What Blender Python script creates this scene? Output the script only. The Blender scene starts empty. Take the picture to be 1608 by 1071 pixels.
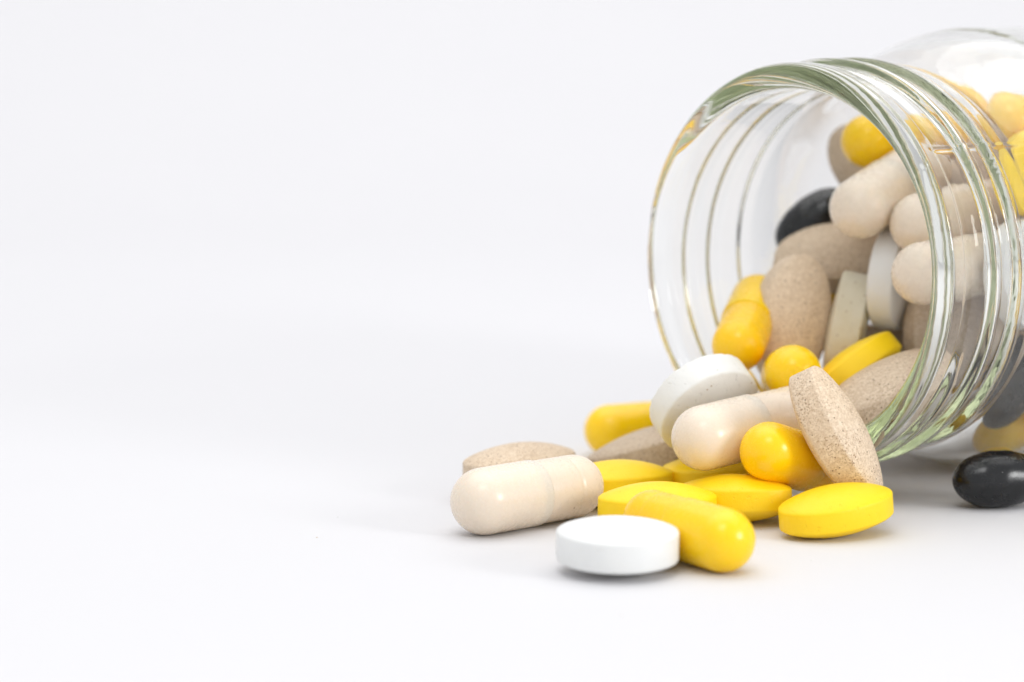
import bpy, math, random
from mathutils import Vector, Matrix, Quaternion
from math import sin, cos, pi, radians, sqrt, atan2

MM = 0.001                                   # everything below is written in millimetres
sc = bpy.context.scene
COL = sc.collection

# ------------------------------------------------------------------ camera
cam_d = bpy.data.cameras.new("camera")
cam = bpy.data.objects.new("camera", cam_d)
COL.objects.link(cam)
cam.location = (0, 0, 66 * MM)
cam.rotation_euler = (radians(90 - 7.626), 0, 0)
cam_d.sensor_width = 36.0
cam_d.lens = 36.0 * 4000 / 1608
cam_d.clip_start = 0.005
cam_d.clip_end = 20
cam_d.dof.use_dof = True
cam_d.dof.focus_distance = 320 * MM
cam_d.dof.aperture_fstop = 16
sc.camera = cam

# ------------------------------------------------------------------ world and lamps
world = bpy.data.worlds.new("World")
sc.world = world
world.use_nodes = True
bg = world.node_tree.nodes["Background"]
bg.inputs["Color"].default_value = (0.97, 0.98, 1.0, 1)
bg.inputs["Strength"].default_value = 0.87


def softbox(name, direction, dist, size, power, color=(1, 1, 1), target=(20, 335, 15), size_y=None):
    d = bpy.data.lights.new(name, "AREA")
    d.shape = "RECTANGLE"
    d.size = size * MM
    d.size_y = (size_y or size) * MM
    d.energy = power
    d.color = color
    o = bpy.data.objects.new(name, d)
    COL.objects.link(o)
    v = Vector(direction).normalized()
    o.location = (Vector(target) + v * dist) * MM
    o.rotation_euler = v.to_track_quat("Z", "Y").to_euler()
    return o


softbox("overhead_softbox", (-0.05, 0.60, 1.0), 1000, 900, 3.5, (1, 0.99, 0.98), size_y=1500)
softbox("front_softbox", (-0.09, -0.55, 0.83), 700, 240, 0.8)
softbox("side_lamp", (0.82, -0.51, 0.30), 600, 150, 1.3)
softbox("added_backdrop_fill", (0, -0.25, 1.0), 900, 1500, 3.9, target=(0, 760, 60), size_y=800)  # added fill light, brightens the rear paper to level its front-to-back falloff

sc.view_settings.view_transform = "Standard"
sc.view_settings.look = "None"
sc.view_settings.exposure = 0.0
sc.view_settings.gamma = 1.0
sc.render.engine = "CYCLES"
cy = sc.cycles
cy.max_bounces = 64
cy.transmission_bounces = 56
cy.glossy_bounces = 32
cy.diffuse_bounces = 6
cy.transparent_max_bounces = 16
cy.caustics_refractive = True
cy.caustics_reflective = True
cy.blur_glossy = 0.3
cy.sample_clamp_indirect = 6.0
cy.use_denoising = True
try:
    cy.denoiser = "OPENIMAGEDENOISE"
except Exception:
    pass

# ------------------------------------------------------------------ materials


class NT:
    """small helper round a material's node tree"""

    def __init__(self, name):
        self.m = bpy.data.materials.new(name)
        self.m.use_nodes = True
        self.t = self.m.node_tree
        self.b = self.t.nodes["Principled BSDF"]
        self.out = self.t.nodes["Material Output"]

    def n(self, typ, **kw):
        nd = self.t.nodes.new(typ)
        for k, v in kw.items():
            if k in nd.inputs:
                nd.inputs[k].default_value = v
            else:
                setattr(nd, k, v)
        return nd

    def l(self, a, b):
        self.t.links.new(a, b)

    def coords(self, scale=1.0):
        tc = self.n("ShaderNodeTexCoord")
        oi = self.n("ShaderNodeObjectInfo")
        mul = self.n("ShaderNodeVectorMath", operation="SCALE")
        self.l(tc.outputs["Object"], mul.inputs[0])
        mul.inputs["Scale"].default_value = 1000.0 * scale      # object coordinates in mm
        mlt = self.n("ShaderNodeMath", operation="MULTIPLY")
        self.l(oi.outputs["Random"], mlt.inputs[0])
        mlt.inputs[1].default_value = 91.7
        add = self.n("ShaderNodeVectorMath", operation="ADD")
        self.l(mul.outputs[0], add.inputs[0])
        self.l(mlt.outputs[0], add.inputs[1])
        return add.outputs[0], oi.outputs["Random"]

    def noise(self, co, scale, detail=3.0, rough=0.55):
        nd = self.n("ShaderNodeTexNoise")
        self.l(co, nd.inputs["Vector"])
        nd.inputs["Scale"].default_value = scale
        nd.inputs["Detail"].default_value = detail
        nd.inputs["Roughness"].default_value = rough
        return nd.outputs["Fac"]

    def ramp(self, fac, stops):
        nd = self.n("ShaderNodeValToRGB")
        cr = nd.color_ramp
        while len(cr.elements) < len(stops):
            cr.elements.new(0.5)
        for e, (p, c) in zip(cr.elements, stops):
            e.position = p
            e.color = (c[0], c[1], c[2], 1) if not isinstance(c, (int, float)) else (c, c, c, 1)
        self.l(fac, nd.inputs["Fac"])
        return nd.outputs["Color"]

    def mix(self, fac, a, b, blend="MIX"):
        nd = self.n("ShaderNodeMix", data_type="RGBA", blend_type=blend)
        for sock, v in ((0, fac), (6, a), (7, b)):
            if isinstance(v, (int, float)):
                nd.inputs[sock].default_value = v
            elif isinstance(v, tuple):
                nd.inputs[sock].default_value = (v[0], v[1], v[2], 1)
            else:
                self.l(v, nd.inputs[sock])
        return nd.outputs[2]

    def bump(self, h, dist, strength=1.0, normal=None):
        nd = self.n("ShaderNodeBump")
        nd.inputs["Distance"].default_value = dist * MM
        nd.inputs["Strength"].default_value = strength
        self.l(h, nd.inputs["Height"])
        if normal is not None:
            self.l(normal, nd.inputs["Normal"])
        return nd.outputs["Normal"]

    def set(self, **kw):
        for k, v in kw.items():
            k = k.replace("_", " ")
            if isinstance(v, tuple):
                self.b.inputs[k].default_value = v
            elif isinstance(v, (int, float)):
                self.b.inputs[k].default_value = v
            else:
                self.l(v, self.b.inputs[k])


def specks(t, co, c, scale, size, rarity, color):
    v = t.n("ShaderNodeTexVoronoi")
    t.l(co, v.inputs["Vector"])
    v.inputs["Scale"].default_value = scale
    dot = t.ramp(v.outputs["Distance"], [(size, 1.0), (size * 1.9, 0.0)])
    keep = t.ramp(v.outputs["Color"], [(rarity, 0.0), (rarity + 0.02, 0.8)])
    return t.mix(t.mix(1.0, dot, keep, "MULTIPLY"), c, color)


def capsule_material(name, base, alt, sss, radius, rough=0.2):
    t = NT(name)
    co, rnd = t.coords()
    c = t.mix(t.noise(co, 0.25, 3), base, alt)
    if "cream" in name:
        c = specks(t, co, c, 0.62, 0.06, 0.88, (0.30, 0.17, 0.09))
    dust = t.noise(co, 1.3, 5, 0.7)
    r = t.ramp(dust, [(0.35, rough), (0.75, rough + 0.14)])
    wav = t.bump(t.noise(co, 0.13, 1), 0.10, 0.5)
    t.set(Base_Color=c, Roughness=r, Normal=t.bump(t.noise(co, 2.0, 3), 0.004, 0.4, wav), IOR=1.48)
    t.b.inputs["Subsurface Weight"].default_value = sss
    t.b.inputs["Subsurface Radius"].default_value = radius
    t.b.inputs["Subsurface Scale"].default_value = 1.0 * MM
    return t.m


M = {}
M["yellow_gelatin"] = capsule_material("yellow_gelatin", (0.97, 0.615, 0.002), (0.96, 0.60, 0.002), 0.2, (2.0, 1.2, 0.1))
M["yellow_gelatin_inner"] = capsule_material("yellow_gelatin_inner", (0.955, 0.585, 0.003), (0.94, 0.565, 0.003), 0.2, (2.0, 1.2, 0.1))
M["cream_gelatin"] = capsule_material("cream_gelatin", (0.775, 0.675, 0.555), (0.765, 0.66, 0.535), 0.3, (2.0, 1.5, 1.1), 0.22)
M["cream_gelatin_inner"] = capsule_material("cream_gelatin_inner", (0.75, 0.645, 0.525), (0.735, 0.625, 0.505), 0.3, (2.0, 1.5, 1.1), 0.24)


def tablet_material(name, base, alt, rough, grain, bump):
    t = NT(name)
    co, rnd = t.coords()
    c = t.mix(t.noise(co, 0.35, 4), base, alt)
    fine = t.noise(co, 3.2, 5, 0.65)
    pit = t.ramp(t.noise(co, 1.1, 3, 0.5), [(0.27, 0.0), (0.36, 1.0)])
    c = t.mix(pit, t.mix(0.35, c, (base[0] * 0.5, base[1] * 0.5, base[2] * 0.5)), c) if grain else c
    if grain:
        c = specks(t, co, c, 0.9, 0.09 if "grey" in name else 0.08, 0.25 if "grey" in name else 0.72, (0.36, 0.25, 0.15))
    n = t.bump(fine, bump, 0.7)
    n = t.bump(pit, bump * 1.6, 0.5, n)
    n = t.bump(t.noise(co, 0.3, 2), bump * 3, 0.6, n)
    t.set(Base_Color=c, Roughness=rough, Normal=n, IOR=1.45)
    t.b.inputs["Subsurface Weight"].default_value = 0.12
    t.b.inputs["Subsurface Radius"].default_value = (1.0, 0.9, 0.7)
    t.b.inputs["Subsurface Scale"].default_value = 0.5 * MM
    return t.m


M["yellow_coating"] = tablet_material("yellow_coating", (0.97, 0.67, 0.005), (0.96, 0.645, 0.005), 0.42, False, 0.085)
M["white_coating"] = tablet_material("white_coating", (0.78, 0.785, 0.775), (0.755, 0.76, 0.745), 0.5, False, 0.08)
M["white_pressed"] = tablet_material("white_pressed", (0.80, 0.80, 0.775), (0.77, 0.765, 0.73), 0.6, True, 0.07)
M["greyish_pressed"] = tablet_material("greyish_pressed", (0.70, 0.675, 0.58), (0.58, 0.51, 0.35), 0.6, True, 0.08)


def speckled_material():
    t = NT("speckled_brown_powder")
    co, rnd = t.coords()
    big = t.noise(co, 0.45, 4)
    c = t.mix(big, (0.62, 0.48, 0.35), (0.55, 0.415, 0.295))
    c = t.mix(t.ramp(t.noise(co, 2.3, 3, 0.6), [(0.42, 0.0), (0.66, 1.0)]), c, (0.70, 0.57, 0.44))
    sp = t.ramp(t.noise(co, 4.6, 4, 0.7), [(0.40, 0.75), (0.455, 0.0)])
    patch = t.ramp(t.noise(co, 0.22, 2), [(0.38, 0.2), (0.60, 1.0)])
    c = t.mix(t.mix(1.0, sp, patch, "MULTIPLY"), c, (0.22, 0.125, 0.07))
    v = t.n("ShaderNodeTexVoronoi")
    t.l(co, v.inputs["Vector"])
    v.inputs["Scale"].default_value = 1.6
    dot = t.ramp(v.outputs["Distance"], [(0.12, 1.0), (0.22, 0.0)])
    keep = t.ramp(v.outputs["Color"], [(0.52, 0.0), (0.58, 0.9)])
    dk = t.mix(1.0, dot, keep, "MULTIPLY")
    c = t.mix(dk, c, (0.13, 0.07, 0.04))
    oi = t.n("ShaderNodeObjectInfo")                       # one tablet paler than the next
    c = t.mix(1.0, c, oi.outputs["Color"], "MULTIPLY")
    n = t.bump(t.noise(co, 2.6, 5, 0.7), 0.07, 0.9)
    n = t.bump(t.noise(co, 0.5, 3), 0.15, 0.5, n)
    t.set(Base_Color=c, Roughness=0.62, Normal=n)
    t.b.inputs["Specular IOR Level"].default_value = 0.35
    return t.m


M["speckled_brown_powder"] = speckled_material()


def black_material():
    t = NT("black_softgel_skin")
    co, rnd = t.coords()
    d = t.ramp(t.noise(co, 0.5, 5, 0.65), [(0.40, 0.0), (0.75, 1.0)])
    c = t.mix(d, (0.003, 0.0035, 0.0045), (0.006, 0.0065, 0.0075))
    v = t.n("ShaderNodeTexVoronoi")
    t.l(co, v.inputs["Vector"])
    v.inputs["Scale"].default_value = 0.9
    dot = t.ramp(v.outputs["Distance"], [(0.06, 1.0), (0.11, 0.0)])
    keep = t.ramp(v.outputs["Color"], [(0.60, 0.0), (0.66, 1.0)])
    c = t.mix(t.mix(1.0, dot, keep, "MULTIPLY"), c, (0.16, 0.16, 0.16))
    r = t.ramp(t.noise(co, 0.8, 4, 0.6), [(0.3, 0.16), (0.7, 0.32)])
    t.set(Base_Color=c, Roughness=r, Normal=t.bump(t.noise(co, 0.5, 3), 0.04, 0.5))
    return t.m


M["black_softgel_skin"] = black_material()


def glass_material():
    t = NT("greenish_jar_glass")
    co, rnd = t.coords()
    t.set(Base_Color=(1, 1, 1, 1), Roughness=0.0, IOR=1.5)
    t.b.inputs["Transmission Weight"].default_value = 1.0
    n = t.bump(t.noise(co, 0.12, 3), 0.25, 0.25)
    n = t.bump(t.noise(co, 0.8, 2), 0.012, 0.3, n)
    t.set(Normal=n)
    va = t.n("ShaderNodeVolumeAbsorption")
    va.inputs["Color"].default_value = (0.63, 0.68, 0.48, 1)
    va.inputs["Density"].default_value = 21.0
    t.l(va.outputs[0], t.out.inputs["Volume"])
    return t.m


M["greenish_jar_glass"] = glass_material()


def paper_material():
    t = NT("white_paper")
    co, rnd = t.coords()
    c = t.mix(t.noise(co, 0.02, 3), (0.66, 0.655, 0.667), (0.648, 0.643, 0.657))
    n = t.bump(t.noise(co, 1.6, 5, 0.6), 0.03, 0.5)
    t.set(Base_Color=c, Roughness=0.75, Normal=n)
    t.b.inputs["Specular IOR Level"].default_value = 0.25
    return t.m


M["white_paper"] = paper_material()

# ------------------------------------------------------------------ mesh helpers


def mesh(name, verts, faces, mat, smooth=True, sharp_deg=None):
    me = bpy.data.meshes.new(name)
    me.from_pydata([(x * MM, y * MM, z * MM) for x, y, z in verts], [], faces)
    me.materials.append(M[mat])
    if smooth:
        me.polygons.foreach_set("use_smooth", [True] * len(me.polygons))
    if sharp_deg:
        me.set_sharp_from_angle(angle=radians(sharp_deg))
    me.update()
    return me


def lathe(profile, seg=48):
    """profile of (x, r) spun about the X axis; r = 0 ends close the shape"""
    v, f, rings = [], [], []
    for x, r in profile:
        if r < 1e-6:
            rings.append([len(v)])
            v.append((x, 0, 0))
        else:
            rings.append(list(range(len(v), len(v) + seg)))
            for k in range(seg):
                a = 2 * pi * k / seg
                v.append((x, r * cos(a), r * sin(a)))
    for p, q in zip(rings, rings[1:]):
        for k in range(seg):
            j = (k + 1) % seg
            if len(p) == 1:
                f.append((p[0], q[j], q[k]))
            elif len(q) == 1:
                f.append((p[k], p[j], q[0]))
            else:
                f.append((p[k], p[j], q[j], q[k]))
    return v, f


def capsule_meshes(kind, L, R, outer, inner):
    """two-piece hard capsule along X: cap at the +X end slipped over the body"""
    h = L / 2
    rb = R * 0.958
    edge = h - L * 0.53                                   # where the cap's open edge stands
    cap = []
    for k in range(15):                                   # rounded end of the cap
        a = pi / 2 * k / 14
        cap.append((h - R + R * cos(a), R * sin(a)))
    cap += [(edge + 2.1, R), (edge + 0.20, R), (edge + 0.05, R - 0.02), (edge, R - 0.06), (edge + 0.02, R - 0.22), (edge + 1.2, R - 0.25)]
    body = [(edge + 1.3, 0), (edge + 1.3, rb - 0.1), (edge + 0.9, rb)]
    e2 = -h + R * 0.98
    body.append((e2 + 2.0, rb))
    for k in range(1, 10):                                # groove near the body's end
        u = k / 10
        body.append((e2 + 2.0 - 1.0 * u, rb - 0.07 * sin(pi * u) ** 2))
    body.append((e2 + 1.0, rb))
    for k in range(15):
        a = pi / 2 * (14 - k) / 14
        body.append((-h + rb - rb * cos(a) + 0.0, rb * sin(a)))
    cv, cf = lathe(cap)
    bv, bf = lathe(body)
    return mesh(kind + "_cap", cv, cf, outer), mesh(kind + "_body", bv, bf, inner)


def tablet_mesh(name, a, b, hb, d, mat, expo=2.0, seg=72, seed=0, rough_edge=0.05):
    """biconvex tablet: outline a x b (superellipse), straight band of half height hb, domes of height d"""
    rnd = random.Random(seed)
    ph = [rnd.uniform(0, 6.28) for _ in range(6)]
    prof = [(0.0, hb + d)]
    for k in range(1, 12):
        r = k / 12 * 0.93
        prof.append((r, hb + d * (1 - (r / 1.0) ** 2.0)))
    z9 = hb + d * (1 - 0.93 ** 2)
    prof += [(0.955, z9 - 0.045 * d - 0.02), (0.98, hb - 0.02), (0.994, hb - 0.12), (1.0, hb - 0.30)]
    prof += [(1.0, 0.0)]
    full = prof + [(r, -z) for r, z in reversed(prof[:-1])]
    v, f, rings = [], [], []
    for r, z in full:
        if r == 0:
            rings.append([len(v)])
            v.append((0, 0, z))
            continue
        rings.append(list(range(len(v), len(v) + seg)))
        for k in range(seg):
            t = 2 * pi * k / seg
            c, s = cos(t), sin(t)
            q = (abs(c) ** expo + abs(s) ** expo) ** (-1 / expo)
            w = 1.0
            zz = z
            if 0.9 < r:
                chip = rough_edge * (sin(9 * t + ph[0]) * sin(17 * t + ph[1]) + 0.6 * sin(31 * t + ph[2]) * sin(5 * t + ph[3]))
                w -= chip / b * 0.5 if r < 0.999 else 0
                zz -= math.copysign(chip * 0.5, z) if abs(z) > hb * 0.5 else 0
            v.append((a * r * q * c * w, b * r * q * s * w, zz))
    for p, q in zip(rings, rings[1:]):
        for k in range(seg):
            j = (k + 1) % seg
            if len(p) == 1:
                f.append((p[0], q[k], q[j]))
            elif len(q) == 1:
                f.append((p[k], q[0], p[j]))
            else:
                f.append((p[k], q[k], q[j], p[j]))
    return mesh(name, v, f, mat)


def softgel_mesh(name, a, b):
    prof = []
    for k in range(33):
        t = pi * k / 32
        c, s = cos(t), sin(t)
        x = a * math.copysign(abs(c) ** 0.92, c)
        r = b * s ** 0.94 if s > 1e-6 else 0.0
        prof.append((x, r))
    v, f = lathe(prof, 56)
    out = []
    for x, y, z in v:                                      # faint seam where the two halves are welded
        ang = atan2(z, y)
        rr = sqrt(y * y + z * z)
        bumpy = 1 + 0.012 * math.exp(-(sin(ang) / 0.10) ** 2) + 0.010 * sin(2.1 * x + 3 * ang) * min(1, rr / b)
        out.append((x, y * bumpy, z * bumpy))
    return mesh(name, out, f, "black_softgel_skin")


# ------------------------------------------------------------------ the setting: one sheet of white paper, swept up behind
def build_backdrop():
    path = [(-900, 0), (-300, 0), (200, 0), (400, 0), (700, 0)]
    R = 420
    for k in range(1, 25):
        a = pi / 2 * k / 24
        path.append((700 + R * sin(a), R - R * cos(a)))
    path += [(700 + R, R + 300), (700 + R, R + 700)]
    xs = [-1500, -800, -300, 0, 300, 800, 1500]
    v = [(x, y, z) for (y, z) in path for x in xs]
    n = len(xs)
    f = [(i * n + j, i * n + j + 1, (i + 1) * n + j + 1, (i + 1) * n + j) for i in range(len(path) - 1) for j in range(n - 1)]
    o = bpy.data.objects.new("backdrop", mesh("backdrop", v, f, "white_paper"))
    o["kind"] = "structure"
    COL.objects.link(o)


build_backdrop()

# ------------------------------------------------------------------ the jar
JAR_LIP = Vector((36.4, 333.0, 31.2))
JAR_AXIS = Vector((sin(radians(48)), cos(radians(48)), 0))
JAR_R = 31.0
JAR_LEN = 98.0


def sstep(a, b, x):
    u = min(1, max(0, (x - a) / (b - a)))
    return u * u * (3 - 2 * u)


def jar_outer(t, th):
    """outer radius at distance t from the lip, th = angle round the axis"""
    r = 26.15
    if t > 17:
        r += 4.85 * sstep(17.0, 38.0, t)                   # shoulder
    r += 0.60 * (1 - sstep(2.6, 3.6, t))                   # lip bead
    r += 0.30 * math.exp(-((t - 17.6) / 0.9) ** 2)
    # thread: one and a bit turns, fading in and out
    for turn in (0, 1, 2):
        u = (THREAD_START - th) / (2 * pi) % 1.0 + turn
        if u < 2.15:
            tc = 4.7 + 4.85 * u
            fade = sstep(0.0, 0.045, u) * (1 - sstep(2.09, 2.15, u))
            r += 1.05 * fade * math.exp(-((t - tc) / 0.95) ** 4)
    # mould seams along the jar
    for s in (SEAM, SEAM + pi):
        d = (th - s + pi) % (2 * pi) - pi
        if abs(d) < 0.05:
            r += 0.10 * math.exp(-(d * r / 0.22) ** 2) * sstep(1.5, 4, t)
    return r


def jar_inner(t):
    r = 23.3
    r += 5.5 * sstep(16.5, 38.0, t)
    return r


THREAD_START = radians(-18)
SEAM = radians(38)


def build_jar():
    NS = 540
    ang = [2 * pi * k / NS for k in range(NS)]
    rows = []                                              # each row: list of (t, r) per angle
    # outer wall from the lip to the base
    ts = [0.9 + 0.25 * k for k in range(int((20 - 0.9) / 0.25) + 1)] + [21, 22, 23.5, 25, 27, 29, 31, 33, 35, 37, 42, 55, 70, 82, 88]
    for t in ts:
        rows.append([(t, jar_outer(t, a)) for a in ang])
    # rounded base corner and the slightly hollow base
    for k in range(1, 9):
        a = pi / 2 * k / 8
        rows.append([(JAR_LEN - 6 + 6 * sin(a), JAR_R - 6 + 6 * cos(a))] * NS)
    rows.append([(JAR_LEN - 0.2, 22.0)] * NS)
    rows.append([(JAR_LEN - 1.5, 19.0)] * NS)
    rows.append([(JAR_LEN - 2.0, 9.0)] * NS)
    outer_pole = (JAR_LEN - 2.2)
    inner = []
    ti = [0.9 + 0.8 * k for k in range(int((37 - 0.9) / 0.8) + 1)] + [45, 60, 75, 86]
    for t in ti:
        inner.append([(t, jar_inner(t))] * NS)
    ri = jar_inner(60)
    for k in range(1, 9):
        a = pi / 2 * k / 8
        inner.append([(86 + 6 * sin(a), ri - 6 + 6 * cos(a))] * NS)
    inner.append([(92, 10.0)] * NS)
    inner_pole = 92.0
    # rounded rim between outer and inner wall
    ro, ri0 = jar_outer(0.9, 0), jar_inner(0.9)
    rim = []
    mid, hw = (ro + ri0) / 2, (ro - ri0) / 2
    for k in range(1, 12):
        a = pi * k / 12
        rim.append([(0.9 - 1.25 * sin(a), mid - hw * cos(a))] * NS)
    loop = list(reversed(inner)) + rim + rows
    e = JAR_AXIS
    side = Vector((e.y, -e.x, 0))                          # horizontal, towards the camera's right
    up = Vector((0, 0, 1))
    v, f = [], []
    v.append(tuple(JAR_LIP + e * inner_pole))
    for row in loop:
        for (t, r), a in zip(row, ang):
            v.append(tuple(JAR_LIP + e * t + side * (r * cos(a)) + up * (r * sin(a))))
    v.append(tuple(JAR_LIP + e * outer_pole))
    last = len(v) - 1
    for k in range(NS):
        j = (k + 1) % NS
        f.append((0, 1 + k, 1 + j))
        for i in range(len(loop) - 1):
            a, b = 1 + i * NS, 1 + (i + 1) * NS
            f.append((a + k, b + k, b + j, a + j))
        a = 1 + (len(loop) - 1) * NS
        f.append((a + k, last, a + j))
    c = JAR_LIP * 1.0
    base = Vector((c.x, c.y, 0))
    v = [(x - base.x, y - base.y, z) for x, y, z in v]
    me = mesh("glass_jar", v, f, "greenish_jar_glass")
    import bmesh
    bm = bmesh.new()
    bm.from_mesh(me)
    bmesh.ops.recalc_face_normals(bm, faces=bm.faces)
    bm.to_mesh(me)
    bm.free()
    o = bpy.data.objects.new("glass_jar", me)
    o.location = base * MM
    o["label"] = "open clear glass jar lying on its side, screw thread round its mouth, pills spilling out"
    o["category"] = "jar"
    COL.objects.link(o)
    return o


build_jar()


# ------------------------------------------------------------------ the pills
MESH = {}
MESH["cream_capsule"] = capsule_meshes("cream_capsule", 23.2, 4.22, "cream_gelatin", "cream_gelatin_inner")
MESH["yellow_capsule"] = capsule_meshes("yellow_capsule", 21.2, 3.80, "yellow_gelatin", "yellow_gelatin_inner")
MESH["brown_tablet"] = [tablet_mesh("brown_tablet", 9.2, 5.3, 1.8, 1.75, "speckled_brown_powder", 2.0, seed=3, rough_edge=0.10)]
MESH["yellow_tablet"] = [tablet_mesh("yellow_tablet", 7.6, 4.8, 1.4, 1.7, "yellow_coating", 2.0, seed=4, rough_edge=0.03)]
MESH["white_tablet"] = [tablet_mesh("white_tablet", 7.15, 7.0, 1.75, 1.15, "white_coating", 2.0, seed=5, rough_edge=0.05)]
MESH["pressed_tablet"] = [tablet_mesh("pressed_tablet", 7.2, 7.2, 1.9, 1.0, "white_pressed", 2.0, seed=6, rough_edge=0.14)]
MESH["grey_tablet"] = [tablet_mesh("grey_tablet", 7.6, 4.0, 2.0, 0.7, "greyish_pressed", 2.5, seed=7, rough_edge=0.10)]
MESH["black_softgel"] = [softgel_mesh("black_softgel", 6.3, 3.75)]

PILLS = [
    ('C1', 'cream_capsule', (2.06, 316.21, 4.22), (0.3530, 0.0000, 0.0000, -0.9356)),
    ('C2', 'cream_capsule', (30.71, 325.96, 11.10), (0.2923, 0.0470, 0.0090, -0.9551)),
    ('C3', 'cream_capsule', (52.12, 353.29, 39.99), (0.4262, 0.1233, 0.0836, -0.8923)),
    ('C4', 'cream_capsule', (61.26, 350.19, 36.49), (0.3379, 0.0433, 0.0158, -0.9401)),
    ('C5', 'cream_capsule', (60.05, 340.94, 30.38), (0.3553, 0.0209, 0.0078, -0.9345)),
    ('Y1', 'yellow_capsule', (20.79, 296.01, 3.80), (0.8787, 0.0000, 0.0000, -0.4773)),
    ('Y2', 'yellow_capsule', (20.46, 369.16, 3.80), (0.2166, 0.0000, 0.0000, -0.9763)),
    ('Y3', 'yellow_capsule', (37.67, 341.69, 15.67), (0.6863, -0.0621, -0.0590, -0.7222)),
    ('Y4', 'yellow_capsule', (37.29, 322.66, 7.19), (0.3723, -0.1413, -0.0641, -0.9150)),
    ('Y5', 'yellow_capsule', (32.74, 350.15, 21.71), (0.7909, 0.1003, -0.1348, 0.5884)),
    ('Y6', 'yellow_capsule', (56.50, 366.03, 46.63), (0.2529, 0.0352, 0.0147, -0.9667)),
    ('B1', 'black_softgel', (43.70, 368.48, 34.04), (0.6658, 0.6669, -0.2288, 0.2442)),
    ('B2', 'black_softgel', (63.72, 328.69, 3.75), (0.9883, 0.0000, 0.0000, 0.1523)),
    ('W1', 'white_tablet', (12.27, 290.25, 3.28), (0.9999, 0.0158, 0.0014, 0.0006)),
    ('W2', 'pressed_tablet', (25.44, 334.00, 13.05), (0.3769, 0.8867, -0.0586, 0.2614)),
    ('W4', 'white_tablet', (53.06, 352.27, 27.69), (0.1963, 0.7230, -0.0975, 0.6551)),
    ('W5', 'grey_tablet', (46.74, 351.69, 21.01), (0.1624, 0.7638, 0.0360, 0.6236)),
    ('T1', 'brown_tablet', (41.03, 318.00, 11.51), (0.8516, 0.1513, 0.4959, -0.0773)),
    ('T2', 'brown_tablet', (38.79, 351.50, 21.84), (0.5044, 0.5751, -0.3291, 0.5536)),
    ('T3', 'brown_tablet', (46.05, 361.00, 29.60), (0.9281, 0.3463, -0.0234, 0.1348)),
    ('T4', 'brown_tablet', (49.30, 333.30, 14.55), (0.9558, 0.0854, -0.2094, 0.1877)),
    ('T8', 'brown_tablet', (1.03, 336.90, 3.50), (0.9279, 0.0000, 0.0000, 0.3728)),
    ('T9', 'brown_tablet', (19.50, 346.15, 4.11), (0.9882, -0.0311, -0.1298, 0.0745)),
    ('TY1', 'yellow_tablet', (13.84, 329.28, 3.03), (0.9883, -0.0075, -0.0004, 0.1523)),
    ('TY2', 'yellow_tablet', (18.20, 313.41, 3.13), (0.9946, -0.0024, 0.0043, 0.1036)),
    ('TY3', 'yellow_tablet', (28.29, 319.34, 3.04), (0.9783, -0.0489, -0.0203, -0.2003)),
    ('TY4', 'yellow_tablet', (40.26, 310.80, 3.20), (0.9815, 0.0400, -0.0577, 0.1782)),
    ('TY5', 'yellow_tablet', (27.41, 334.94, 2.97), (0.9945, -0.0046, -0.0036, 0.1045)),
    ('TY6', 'yellow_tablet', (46.31, 342.39, 15.89), (0.9239, -0.2045, -0.3124, 0.0833)),
    ('B3', 'black_softgel', (67.10, 342.37, 15.21), (0.7028, 0.5250, -0.2881, 0.3839)),
    ('Y7', 'yellow_capsule', (71.75, 352.41, 8.42), (0.3487, -0.0050, -0.0052, -0.9372)),
    ('Y8', 'yellow_capsule', (72.91, 354.22, 47.96), (0.2774, -0.0451, -0.0103, -0.9596)),
    ('TY7', 'yellow_tablet', (68.50, 342.00, 42.69), (0.6832, 0.5462, 0.0516, 0.4820)),
    ('W6', 'white_tablet', (67.62, 338.00, 29.79), (0.3291, 0.5861, -0.2817, 0.6847)),
    ('T7', 'brown_tablet', (58.72, 375.60, 35.94), (0.8132, 0.4088, -0.1879, 0.3691)),
    ('T6', 'brown_tablet', (59.56, 348.57, 21.79), (0.5287, 0.5467, -0.3107, 0.5702)),
    ('T5', 'brown_tablet', (55.09, 357.45, 16.81), (0.7993, 0.3597, -0.3424, 0.3384)),
    ('T10', 'brown_tablet', (53.33, 371.44, 40.92), (0.7056, 0.5312, 0.0817, -0.4618)),
]
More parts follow.
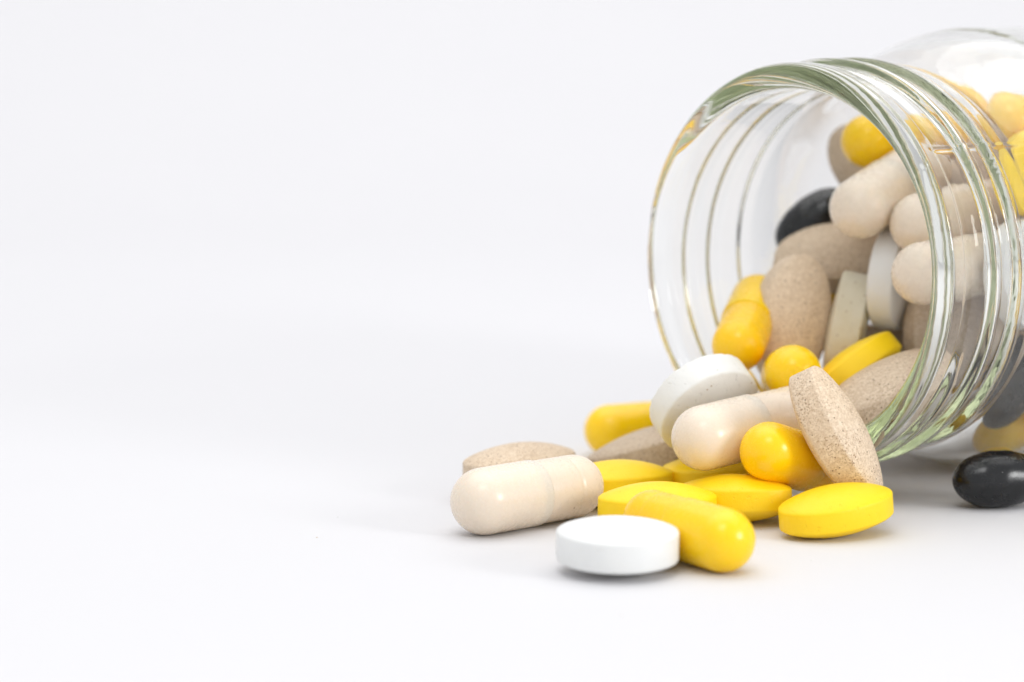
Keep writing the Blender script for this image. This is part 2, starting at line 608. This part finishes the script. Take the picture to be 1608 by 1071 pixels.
FILL = [
    (0, 'brown_tablet', (110.50, 382.64, 11.99), (0.5158, 0.1440, 0.6880, 0.4898)),
    (1, 'yellow_capsule', (51.02, 368.58, 14.72), (0.6648, -0.5701, 0.4777, 0.0693)),
    (2, 'brown_tablet', (59.72, 370.02, 15.46), (0.2264, -0.4488, -0.4514, 0.7373)),
    (3, 'brown_tablet', (68.13, 388.33, 38.98), (0.4631, -0.7410, 0.0954, -0.4769)),
    (4, 'yellow_capsule', (92.47, 402.49, 17.88), (0.0994, 0.6942, 0.0977, -0.7062)),
    (5, 'yellow_tablet', (85.18, 354.79, 23.44), (0.3743, -0.3529, 0.3029, -0.8022)),
    (6, 'white_tablet', (62.49, 357.79, 9.52), (0.1448, -0.1849, -0.2671, 0.9346)),
    (7, 'cream_capsule', (85.06, 381.14, 25.56), (0.1796, -0.3087, -0.0972, -0.9290)),
    (8, 'yellow_capsule', (92.72, 383.28, 37.05), (0.5851, 0.4197, -0.2327, 0.6537)),
    (9, 'brown_tablet', (76.70, 380.23, 21.62), (0.0616, -0.7456, -0.5587, 0.3580)),
    (10, 'brown_tablet', (73.39, 374.71, 15.03), (0.8110, 0.2716, -0.3505, -0.3816)),
    (11, 'brown_tablet', (76.32, 363.97, 39.23), (0.4297, 0.7449, 0.5101, -0.0195)),
    (12, 'white_tablet', (62.48, 379.09, 18.48), (0.0495, -0.0076, -0.7639, 0.6434)),
    (13, 'yellow_capsule', (92.48, 390.83, 34.27), (0.7227, -0.4918, -0.4797, 0.0753)),
    (14, 'white_tablet', (106.40, 366.56, 18.31), (0.0825, 0.6854, -0.5320, 0.4903)),
    (15, 'black_softgel', (95.91, 395.71, 15.88), (0.2856, 0.1730, 0.3054, -0.8918)),
    (16, 'yellow_tablet', (62.56, 387.40, 27.31), (0.0432, 0.8544, 0.4649, 0.2282)),
    (17, 'cream_capsule', (100.01, 368.20, 27.73), (0.0801, -0.2787, -0.7095, 0.6423)),
    (18, 'pressed_tablet', (71.23, 379.00, 30.22), (0.4659, -0.4557, 0.7501, -0.1120)),
    (19, 'brown_tablet', (89.36, 378.30, 11.26), (0.8907, -0.1827, -0.4142, -0.0411)),
    (20, 'cream_capsule', (69.40, 386.77, 15.75), (0.9457, 0.1482, 0.2891, 0.0099)),
    (21, 'yellow_capsule', (71.60, 368.64, 21.82), (0.9159, -0.1199, -0.2165, -0.3160)),
    (22, 'cream_capsule', (90.18, 363.74, 11.28), (0.5734, -0.2293, 0.0151, -0.7864)),
    (23, 'brown_tablet', (77.68, 397.31, 20.73), (0.7475, -0.1106, -0.4175, 0.5047)),
    (24, 'brown_tablet', (61.74, 385.13, 38.73), (0.7117, 0.3697, -0.5673, 0.1870)),
    (25, 'yellow_capsule', (85.17, 379.88, 36.05), (0.6967, 0.1837, -0.0740, -0.6895)),
    (26, 'white_tablet', (83.65, 395.57, 10.71), (0.9401, 0.2439, 0.1919, 0.1409)),
    (27, 'yellow_tablet', (101.71, 376.21, 40.88), (0.7562, -0.2476, -0.4494, -0.4061)),
    (28, 'yellow_capsule', (78.37, 344.21, 17.73), (0.4536, -0.8131, -0.1849, -0.3146)),
    (29, 'brown_tablet', (91.99, 403.47, 35.05), (0.4288, -0.0736, -0.7350, 0.5200)),
    (30, 'brown_tablet', (85.14, 392.20, 44.23), (0.1985, 0.8213, 0.3150, -0.4324)),
    (31, 'cream_capsule', (76.62, 358.03, 16.15), (0.7560, 0.5203, -0.2483, -0.3100)),
    (32, 'cream_capsule', (109.83, 374.30, 39.34), (0.4691, 0.7868, -0.0685, 0.3953)),
    (33, 'cream_capsule', (85.20, 370.63, 23.35), (0.2952, 0.3125, -0.6066, 0.6687)),
    (34, 'pressed_tablet', (86.14, 364.93, 30.65), (0.6549, 0.4353, 0.5001, -0.3626)),
    (35, 'black_softgel', (88.38, 348.82, 27.67), (0.5785, 0.2420, -0.4987, 0.5984)),
    (36, 'pressed_tablet', (97.35, 369.81, 15.09), (0.7414, 0.2542, 0.5782, 0.2265)),
    (37, 'pressed_tablet', (92.39, 359.74, 30.05), (0.6965, -0.4599, -0.5471, 0.0637)),
    (38, 'cream_capsule', (82.49, 366.75, 13.52), (0.6025, 0.3579, -0.7133, 0.0117)),
    (39, 'yellow_capsule', (96.60, 387.81, 26.96), (0.3267, 0.4644, 0.7115, -0.4140)),
    (40, 'yellow_capsule', (80.45, 376.79, 12.40), (0.3246, -0.2681, 0.7681, 0.4826)),
    (41, 'black_softgel', (65.90, 373.56, 31.79), (0.2888, 0.6236, -0.0729, -0.7228)),
    (42, 'cream_capsule', (71.78, 352.64, 22.53), (0.7501, -0.5456, -0.3450, 0.1439)),
    (43, 'yellow_tablet', (76.52, 365.46, 7.93), (0.3941, 0.2798, 0.5935, 0.6436)),
    (44, 'yellow_tablet', (45.82, 372.10, 27.79), (0.1960, -0.4968, 0.7846, 0.3148)),
    (45, 'brown_tablet', (106.99, 367.01, 42.32), (0.2933, -0.6942, 0.5080, 0.4172)),
    (46, 'cream_capsule', (78.36, 394.11, 37.34), (0.2515, 0.1952, -0.6649, 0.6757)),
    (47, 'black_softgel', (94.72, 394.84, 7.53), (0.0905, 0.8513, 0.5037, 0.1154)),
    (48, 'cream_capsule', (107.75, 384.90, 22.28), (0.8946, 0.1779, -0.1433, -0.3841)),
    (49, 'cream_capsule', (58.91, 368.61, 26.33), (0.2621, 0.8597, -0.4160, 0.1387)),
    (50, 'yellow_tablet', (94.87, 381.56, 5.99), (0.1131, 0.7194, 0.6783, 0.0977)),
    (51, 'black_softgel', (97.29, 379.55, 23.48), (0.6909, 0.2396, 0.5504, -0.4029)),
    (52, 'cream_capsule', (81.71, 402.43, 36.80), (0.1245, 0.7516, 0.2534, -0.5962)),
    (53, 'pressed_tablet', (101.84, 389.26, 10.13), (0.2499, -0.7059, 0.1987, -0.6323)),
    (54, 'yellow_capsule', (64.71, 357.37, 18.66), (0.5359, 0.0273, 0.5041, -0.6767)),
    (55, 'pressed_tablet', (103.98, 377.85, 13.78), (0.3432, -0.0738, 0.8195, 0.4530)),
    (56, 'pressed_tablet', (85.26, 385.29, 11.04), (0.5646, 0.3874, 0.6240, -0.3766)),
    (57, 'cream_capsule', (67.55, 367.31, 8.45), (0.7131, 0.4471, -0.1843, -0.5076)),
    (58, 'black_softgel', (96.01, 386.58, 14.73), (0.5798, -0.2784, 0.2681, 0.7172)),
    (59, 'white_tablet', (73.31, 396.09, 31.30), (0.3344, -0.2417, 0.3891, -0.8237)),
    (60, 'brown_tablet', (95.77, 355.68, 21.36), (0.0617, 0.6466, -0.4921, 0.5795)),
    (61, 'white_tablet', (95.54, 371.28, 38.15), (0.0879, 0.7121, 0.2179, -0.6615)),
    (62, 'brown_tablet', (87.18, 394.22, 25.61), (0.0257, -0.8104, -0.4988, -0.3062)),
    (63, 'brown_tablet', (77.30, 341.46, 39.61), (0.1055, 0.7461, 0.3358, 0.5652)),
    (64, 'yellow_capsule', (68.72, 357.82, 28.73), (0.1965, -0.9074, -0.3456, -0.1365)),
    (65, 'white_tablet', (79.74, 354.10, 35.40), (0.0494, 0.5273, 0.1623, 0.8326)),
    (66, 'black_softgel', (92.12, 355.94, 41.60), (0.0174, -0.6948, -0.6523, 0.3025)),
    (67, 'brown_tablet', (115.74, 376.57, 32.24), (0.5620, 0.6045, -0.0162, -0.5643)),
    (68, 'yellow_tablet', (87.19, 409.80, 27.05), (0.7074, -0.3422, 0.5968, 0.1621)),
    (69, 'yellow_capsule', (75.84, 370.85, 42.88), (0.5566, 0.5794, 0.5953, 0.0071)),
    (70, 'yellow_capsule', (79.60, 340.09, 28.42), (0.3451, 0.3727, 0.3904, -0.7679)),
    (71, 'yellow_tablet', (70.27, 391.08, 23.20), (0.1656, 0.6634, -0.7130, -0.1553)),
    (72, 'cream_capsule', (73.74, 349.24, 33.81), (0.5364, 0.0519, -0.7895, 0.2937)),
    (73, 'yellow_capsule', (100.03, 394.09, 29.95), (0.3216, 0.7626, -0.4242, 0.3676)),
    (74, 'yellow_capsule', (78.07, 386.90, 31.83), (0.6531, 0.3712, 0.6228, -0.2189)),
    (75, 'yellow_capsule', (90.21, 349.37, 36.96), (0.2768, 0.2342, -0.9243, -0.1192)),
    (76, 'brown_tablet', (68.71, 368.09, 38.21), (0.5852, -0.1489, -0.7571, -0.2494)),
    (77, 'yellow_capsule', (101.79, 383.55, 42.30), (0.9296, -0.1693, 0.2129, 0.2489)),
    (78, 'yellow_tablet', (111.99, 369.80, 27.98), (0.5359, 0.3877, -0.7375, 0.1362)),
    (79, 'yellow_capsule', (84.15, 354.31, 42.15), (0.0699, 0.7572, 0.4972, -0.4179)),
    (80, 'brown_tablet', (86.89, 370.01, 41.67), (0.5558, 0.0727, -0.0647, 0.8256)),
    (81, 'cream_capsule', (104.63, 377.13, 26.77), (0.6077, -0.1947, 0.7271, -0.2531)),
    (82, 'cream_capsule', (99.73, 359.89, 37.07), (0.6420, 0.1602, -0.6659, 0.3446)),
    (83, 'brown_tablet', (56.29, 377.48, 30.55), (0.7896, -0.0334, -0.1618, -0.5910)),
    (84, 'yellow_capsule', (85.65, 398.44, 18.83), (0.5533, -0.5482, 0.5837, -0.2292)),
]



def place(kind, loc, quat, label, group=None):
    names = {"cream_capsule": ("capsule", "capsule"), "yellow_capsule": ("capsule", "capsule"), "black_softgel": ("softgel", "softgel")}
    nm, cat = names.get(kind, ("tablet", "tablet"))
    parts = MESH[kind]
    if len(parts) == 1:
        o = bpy.data.objects.new(nm, parts[0])
    else:
        o = bpy.data.objects.new(nm, None)
        o.empty_display_size = 0.004
    COL.objects.link(o)
    o.location = Vector(loc) * MM
    o.rotation_mode = "QUATERNION"
    o.rotation_quaternion = quat
    if len(parts) == 2:
        for pn, me in zip(("cap", "body"), parts):
            p = bpy.data.objects.new(pn, me)
            COL.objects.link(p)
            p.parent = o
    o["label"] = label
    o["category"] = cat
    if group:
        o["group"] = group
    return o


LABELS = {
    "C1": "cream capsule lying flat at the outer end of the spill, beside the white tablet",
    "C2": "cream capsule crossing the top of the spilled heap, behind the upright brown tablet",
    "C3": "cream capsule pointing out of the jar just below the topmost yellow capsule",
    "C4": "upper of two cream capsule ends side by side behind the right rim of the jar",
    "C5": "lower of two cream capsule ends side by side behind the right rim of the jar",
    "Y1": "yellow capsule lying on the paper at the front, its side against the white tablet",
    "Y2": "yellow capsule at the back left of the spill, outside the jar mouth",
    "Y3": "yellow capsule seen end-on in the jar mouth, above the large cream capsule",
    "Y4": "yellow capsule poking out below the cream capsule, beside the upright brown tablet",
    "Y5": "yellow capsule leaning inside the left side of the jar mouth",
    "Y6": "topmost yellow capsule in the jar mouth, above a cream capsule",
    "Y7": "yellow capsule at the bottom of the jar, behind the glass above the loose black softgel",
    "Y8": "yellow capsule behind the glass at the top of the heap, by the right photo edge",
    "B1": "black softgel lying on a brown tablet inside the jar mouth",
    "B2": "glossy black softgel lying alone on the paper beside the jar",
    "B3": "black softgel behind the glass of the jar, above the bottom yellow capsule",
    "W1": "smooth white tablet lying flat in front, nearest the camera",
    "W2": "chalky white tablet leaning on the cream capsule at the left of the heap",
    "W4": "white tablet standing on edge inside the jar, left of the two cream capsule ends",
    "W5": "greyish white tablet standing on edge in the jar mouth, beside a large brown tablet",
    "W6": "white tablet behind the jar glass near the right edge of the photo",
    "T1": "speckled brown tablet standing tilted on its end in front of the jar rim",
    "T2": "large brown tablet facing out of the jar mouth, beside the leaning yellow capsule",
    "T3": "brown tablet inside the jar directly under the black softgel",
    "T4": "brown tablet lying in the jar mouth right against the lower rim",
    "T5": "shaded brown tablet deep in the gap behind the tilted yellow tablet",
    "T6": "brown tablet behind the right rim of the jar, under the two cream capsule ends",
    "T7": "brown tablet behind the neck glass, right beside the upper cream capsule",
    "T8": "speckled brown tablet lying flat behind the outermost cream capsule",
    "T9": "brown tablet tilted on edge under the chalky white tablet",
    "T10": "brown tablet high in the jar, tucked behind the topmost yellow capsule",
    "TY1": "yellow tablet lying flat right behind the end of the outermost cream capsule",
    "TY2": "yellow tablet lying flat, mostly hidden behind the front white tablet and yellow capsule",
    "TY3": "yellow tablet tilted up in the middle of the spill, under a yellow capsule end",
    "TY4": "yellow tablet lying at the front right, at the foot of the upright brown tablet",
    "TY5": "yellow tablet buried under the cream capsule in the middle of the heap",
    "TY6": "yellow tablet tilted on edge in the jar mouth, right of the end-on yellow capsule",
    "TY7": "yellow tablet flat behind the glass of the jar shoulder, by the right photo edge",
}
GROUP = {
    "cream_capsule": "cream pills spilling from the jar", "yellow_capsule": "yellow pills spilling from the jar",
    "black_softgel": "black pills spilling from the jar", "brown_tablet": "brown pills spilling from the jar",
    "yellow_tablet": "flat yellow pills spilling from the jar", "white_tablet": "white pills spilling from the jar",
    "pressed_tablet": "white pills spilling from the jar", "grey_tablet": "white pills spilling from the jar",
}
SEEN = {
    42: "cream capsule behind the jar shoulder glass, just above the black softgel",
    76: "brown tablet behind the neck glass, between the cream capsule and a flat yellow tablet",
    54: "yellow capsule behind the lower neck glass, left of the black softgel",
    24: "brown tablet behind the neck glass, touching the tail of the topmost yellow capsule",
    72: "cream capsule behind the jar shoulder, above the white tablet by the photo edge",
}
HIDDEN_AWAY = (6, 57)                                       # would show through the neck where the photograph shows none
DEEP = {
    "cream_capsule": ("cream capsule packed in the heap inside the jar, behind its glass wall", "cream pills packed inside the jar"),
    "yellow_capsule": ("yellow capsule packed in the heap inside the jar, behind its glass wall", "yellow pills packed inside the jar"),
    "brown_tablet": ("speckled brown tablet packed in the heap inside the jar, behind its glass wall", "brown pills packed inside the jar"),
    "yellow_tablet": ("flat yellow tablet packed in the heap inside the jar, behind its glass wall", "flat yellow pills packed inside the jar"),
    "white_tablet": ("smooth white tablet packed in the heap inside the jar, behind its glass wall", "white pills packed inside the jar"),
    "pressed_tablet": ("chalky white tablet packed in the heap inside the jar, behind its glass wall", "chalky pills packed inside the jar"),
    "black_softgel": ("black softgel packed in the heap inside the jar, behind its glass wall", "black pills packed inside the jar"),
}
def build_crumbs():
    """a few specks of tablet powder shed round the spill"""
    rnd = random.Random(11)
    for name, mat, count in (("powder_crumbs", "white_pressed", 34), ("powder_crumbs", "speckled_brown_powder", 16)):
        v, f = [], []
        for _ in range(count):
            a, d = rnd.uniform(0, 2 * pi), abs(rnd.gauss(0, 1))
            x, y = 22 + 22 * d * cos(a), 312 + 16 * d * sin(a)
            s = rnd.uniform(0.05, 0.14)
            b = len(v)
            for dx, dy, dz in ((1, 0, 0.3), (-0.4, 0.9, 0.3), (-0.7, -0.8, 0.3), (0.1, 0.1, 1.1), (0.0, 0.0, -0.02)):
                v.append((x + dx * s * rnd.uniform(0.7, 1.3), y + dy * s * rnd.uniform(0.7, 1.3), max(0.0, dz * s)))
            f += [(b, b + 1, b + 3), (b + 1, b + 2, b + 3), (b + 2, b, b + 3), (b + 1, b, b + 4), (b + 2, b + 1, b + 4), (b, b + 2, b + 4)]
        o = bpy.data.objects.new(name, mesh(name, v, f, mat, smooth=False))
        o["kind"] = "stuff"
        o["label"] = "tiny specks of pill powder on the white paper round the spill"
        o["category"] = "powder"
        COL.objects.link(o)


build_crumbs()

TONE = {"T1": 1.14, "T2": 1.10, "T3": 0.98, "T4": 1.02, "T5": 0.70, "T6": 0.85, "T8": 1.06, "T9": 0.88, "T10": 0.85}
for key, kind, loc, quat in PILLS:
    pill = place(kind, loc, quat, LABELS[key], GROUP[kind])
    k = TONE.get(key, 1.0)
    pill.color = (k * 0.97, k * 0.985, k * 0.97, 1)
for number, kind, loc, quat in FILL:
    if number not in HIDDEN_AWAY:
        label, group = DEEP[kind]
        place(kind, loc, quat, SEEN.get(number, label), group)
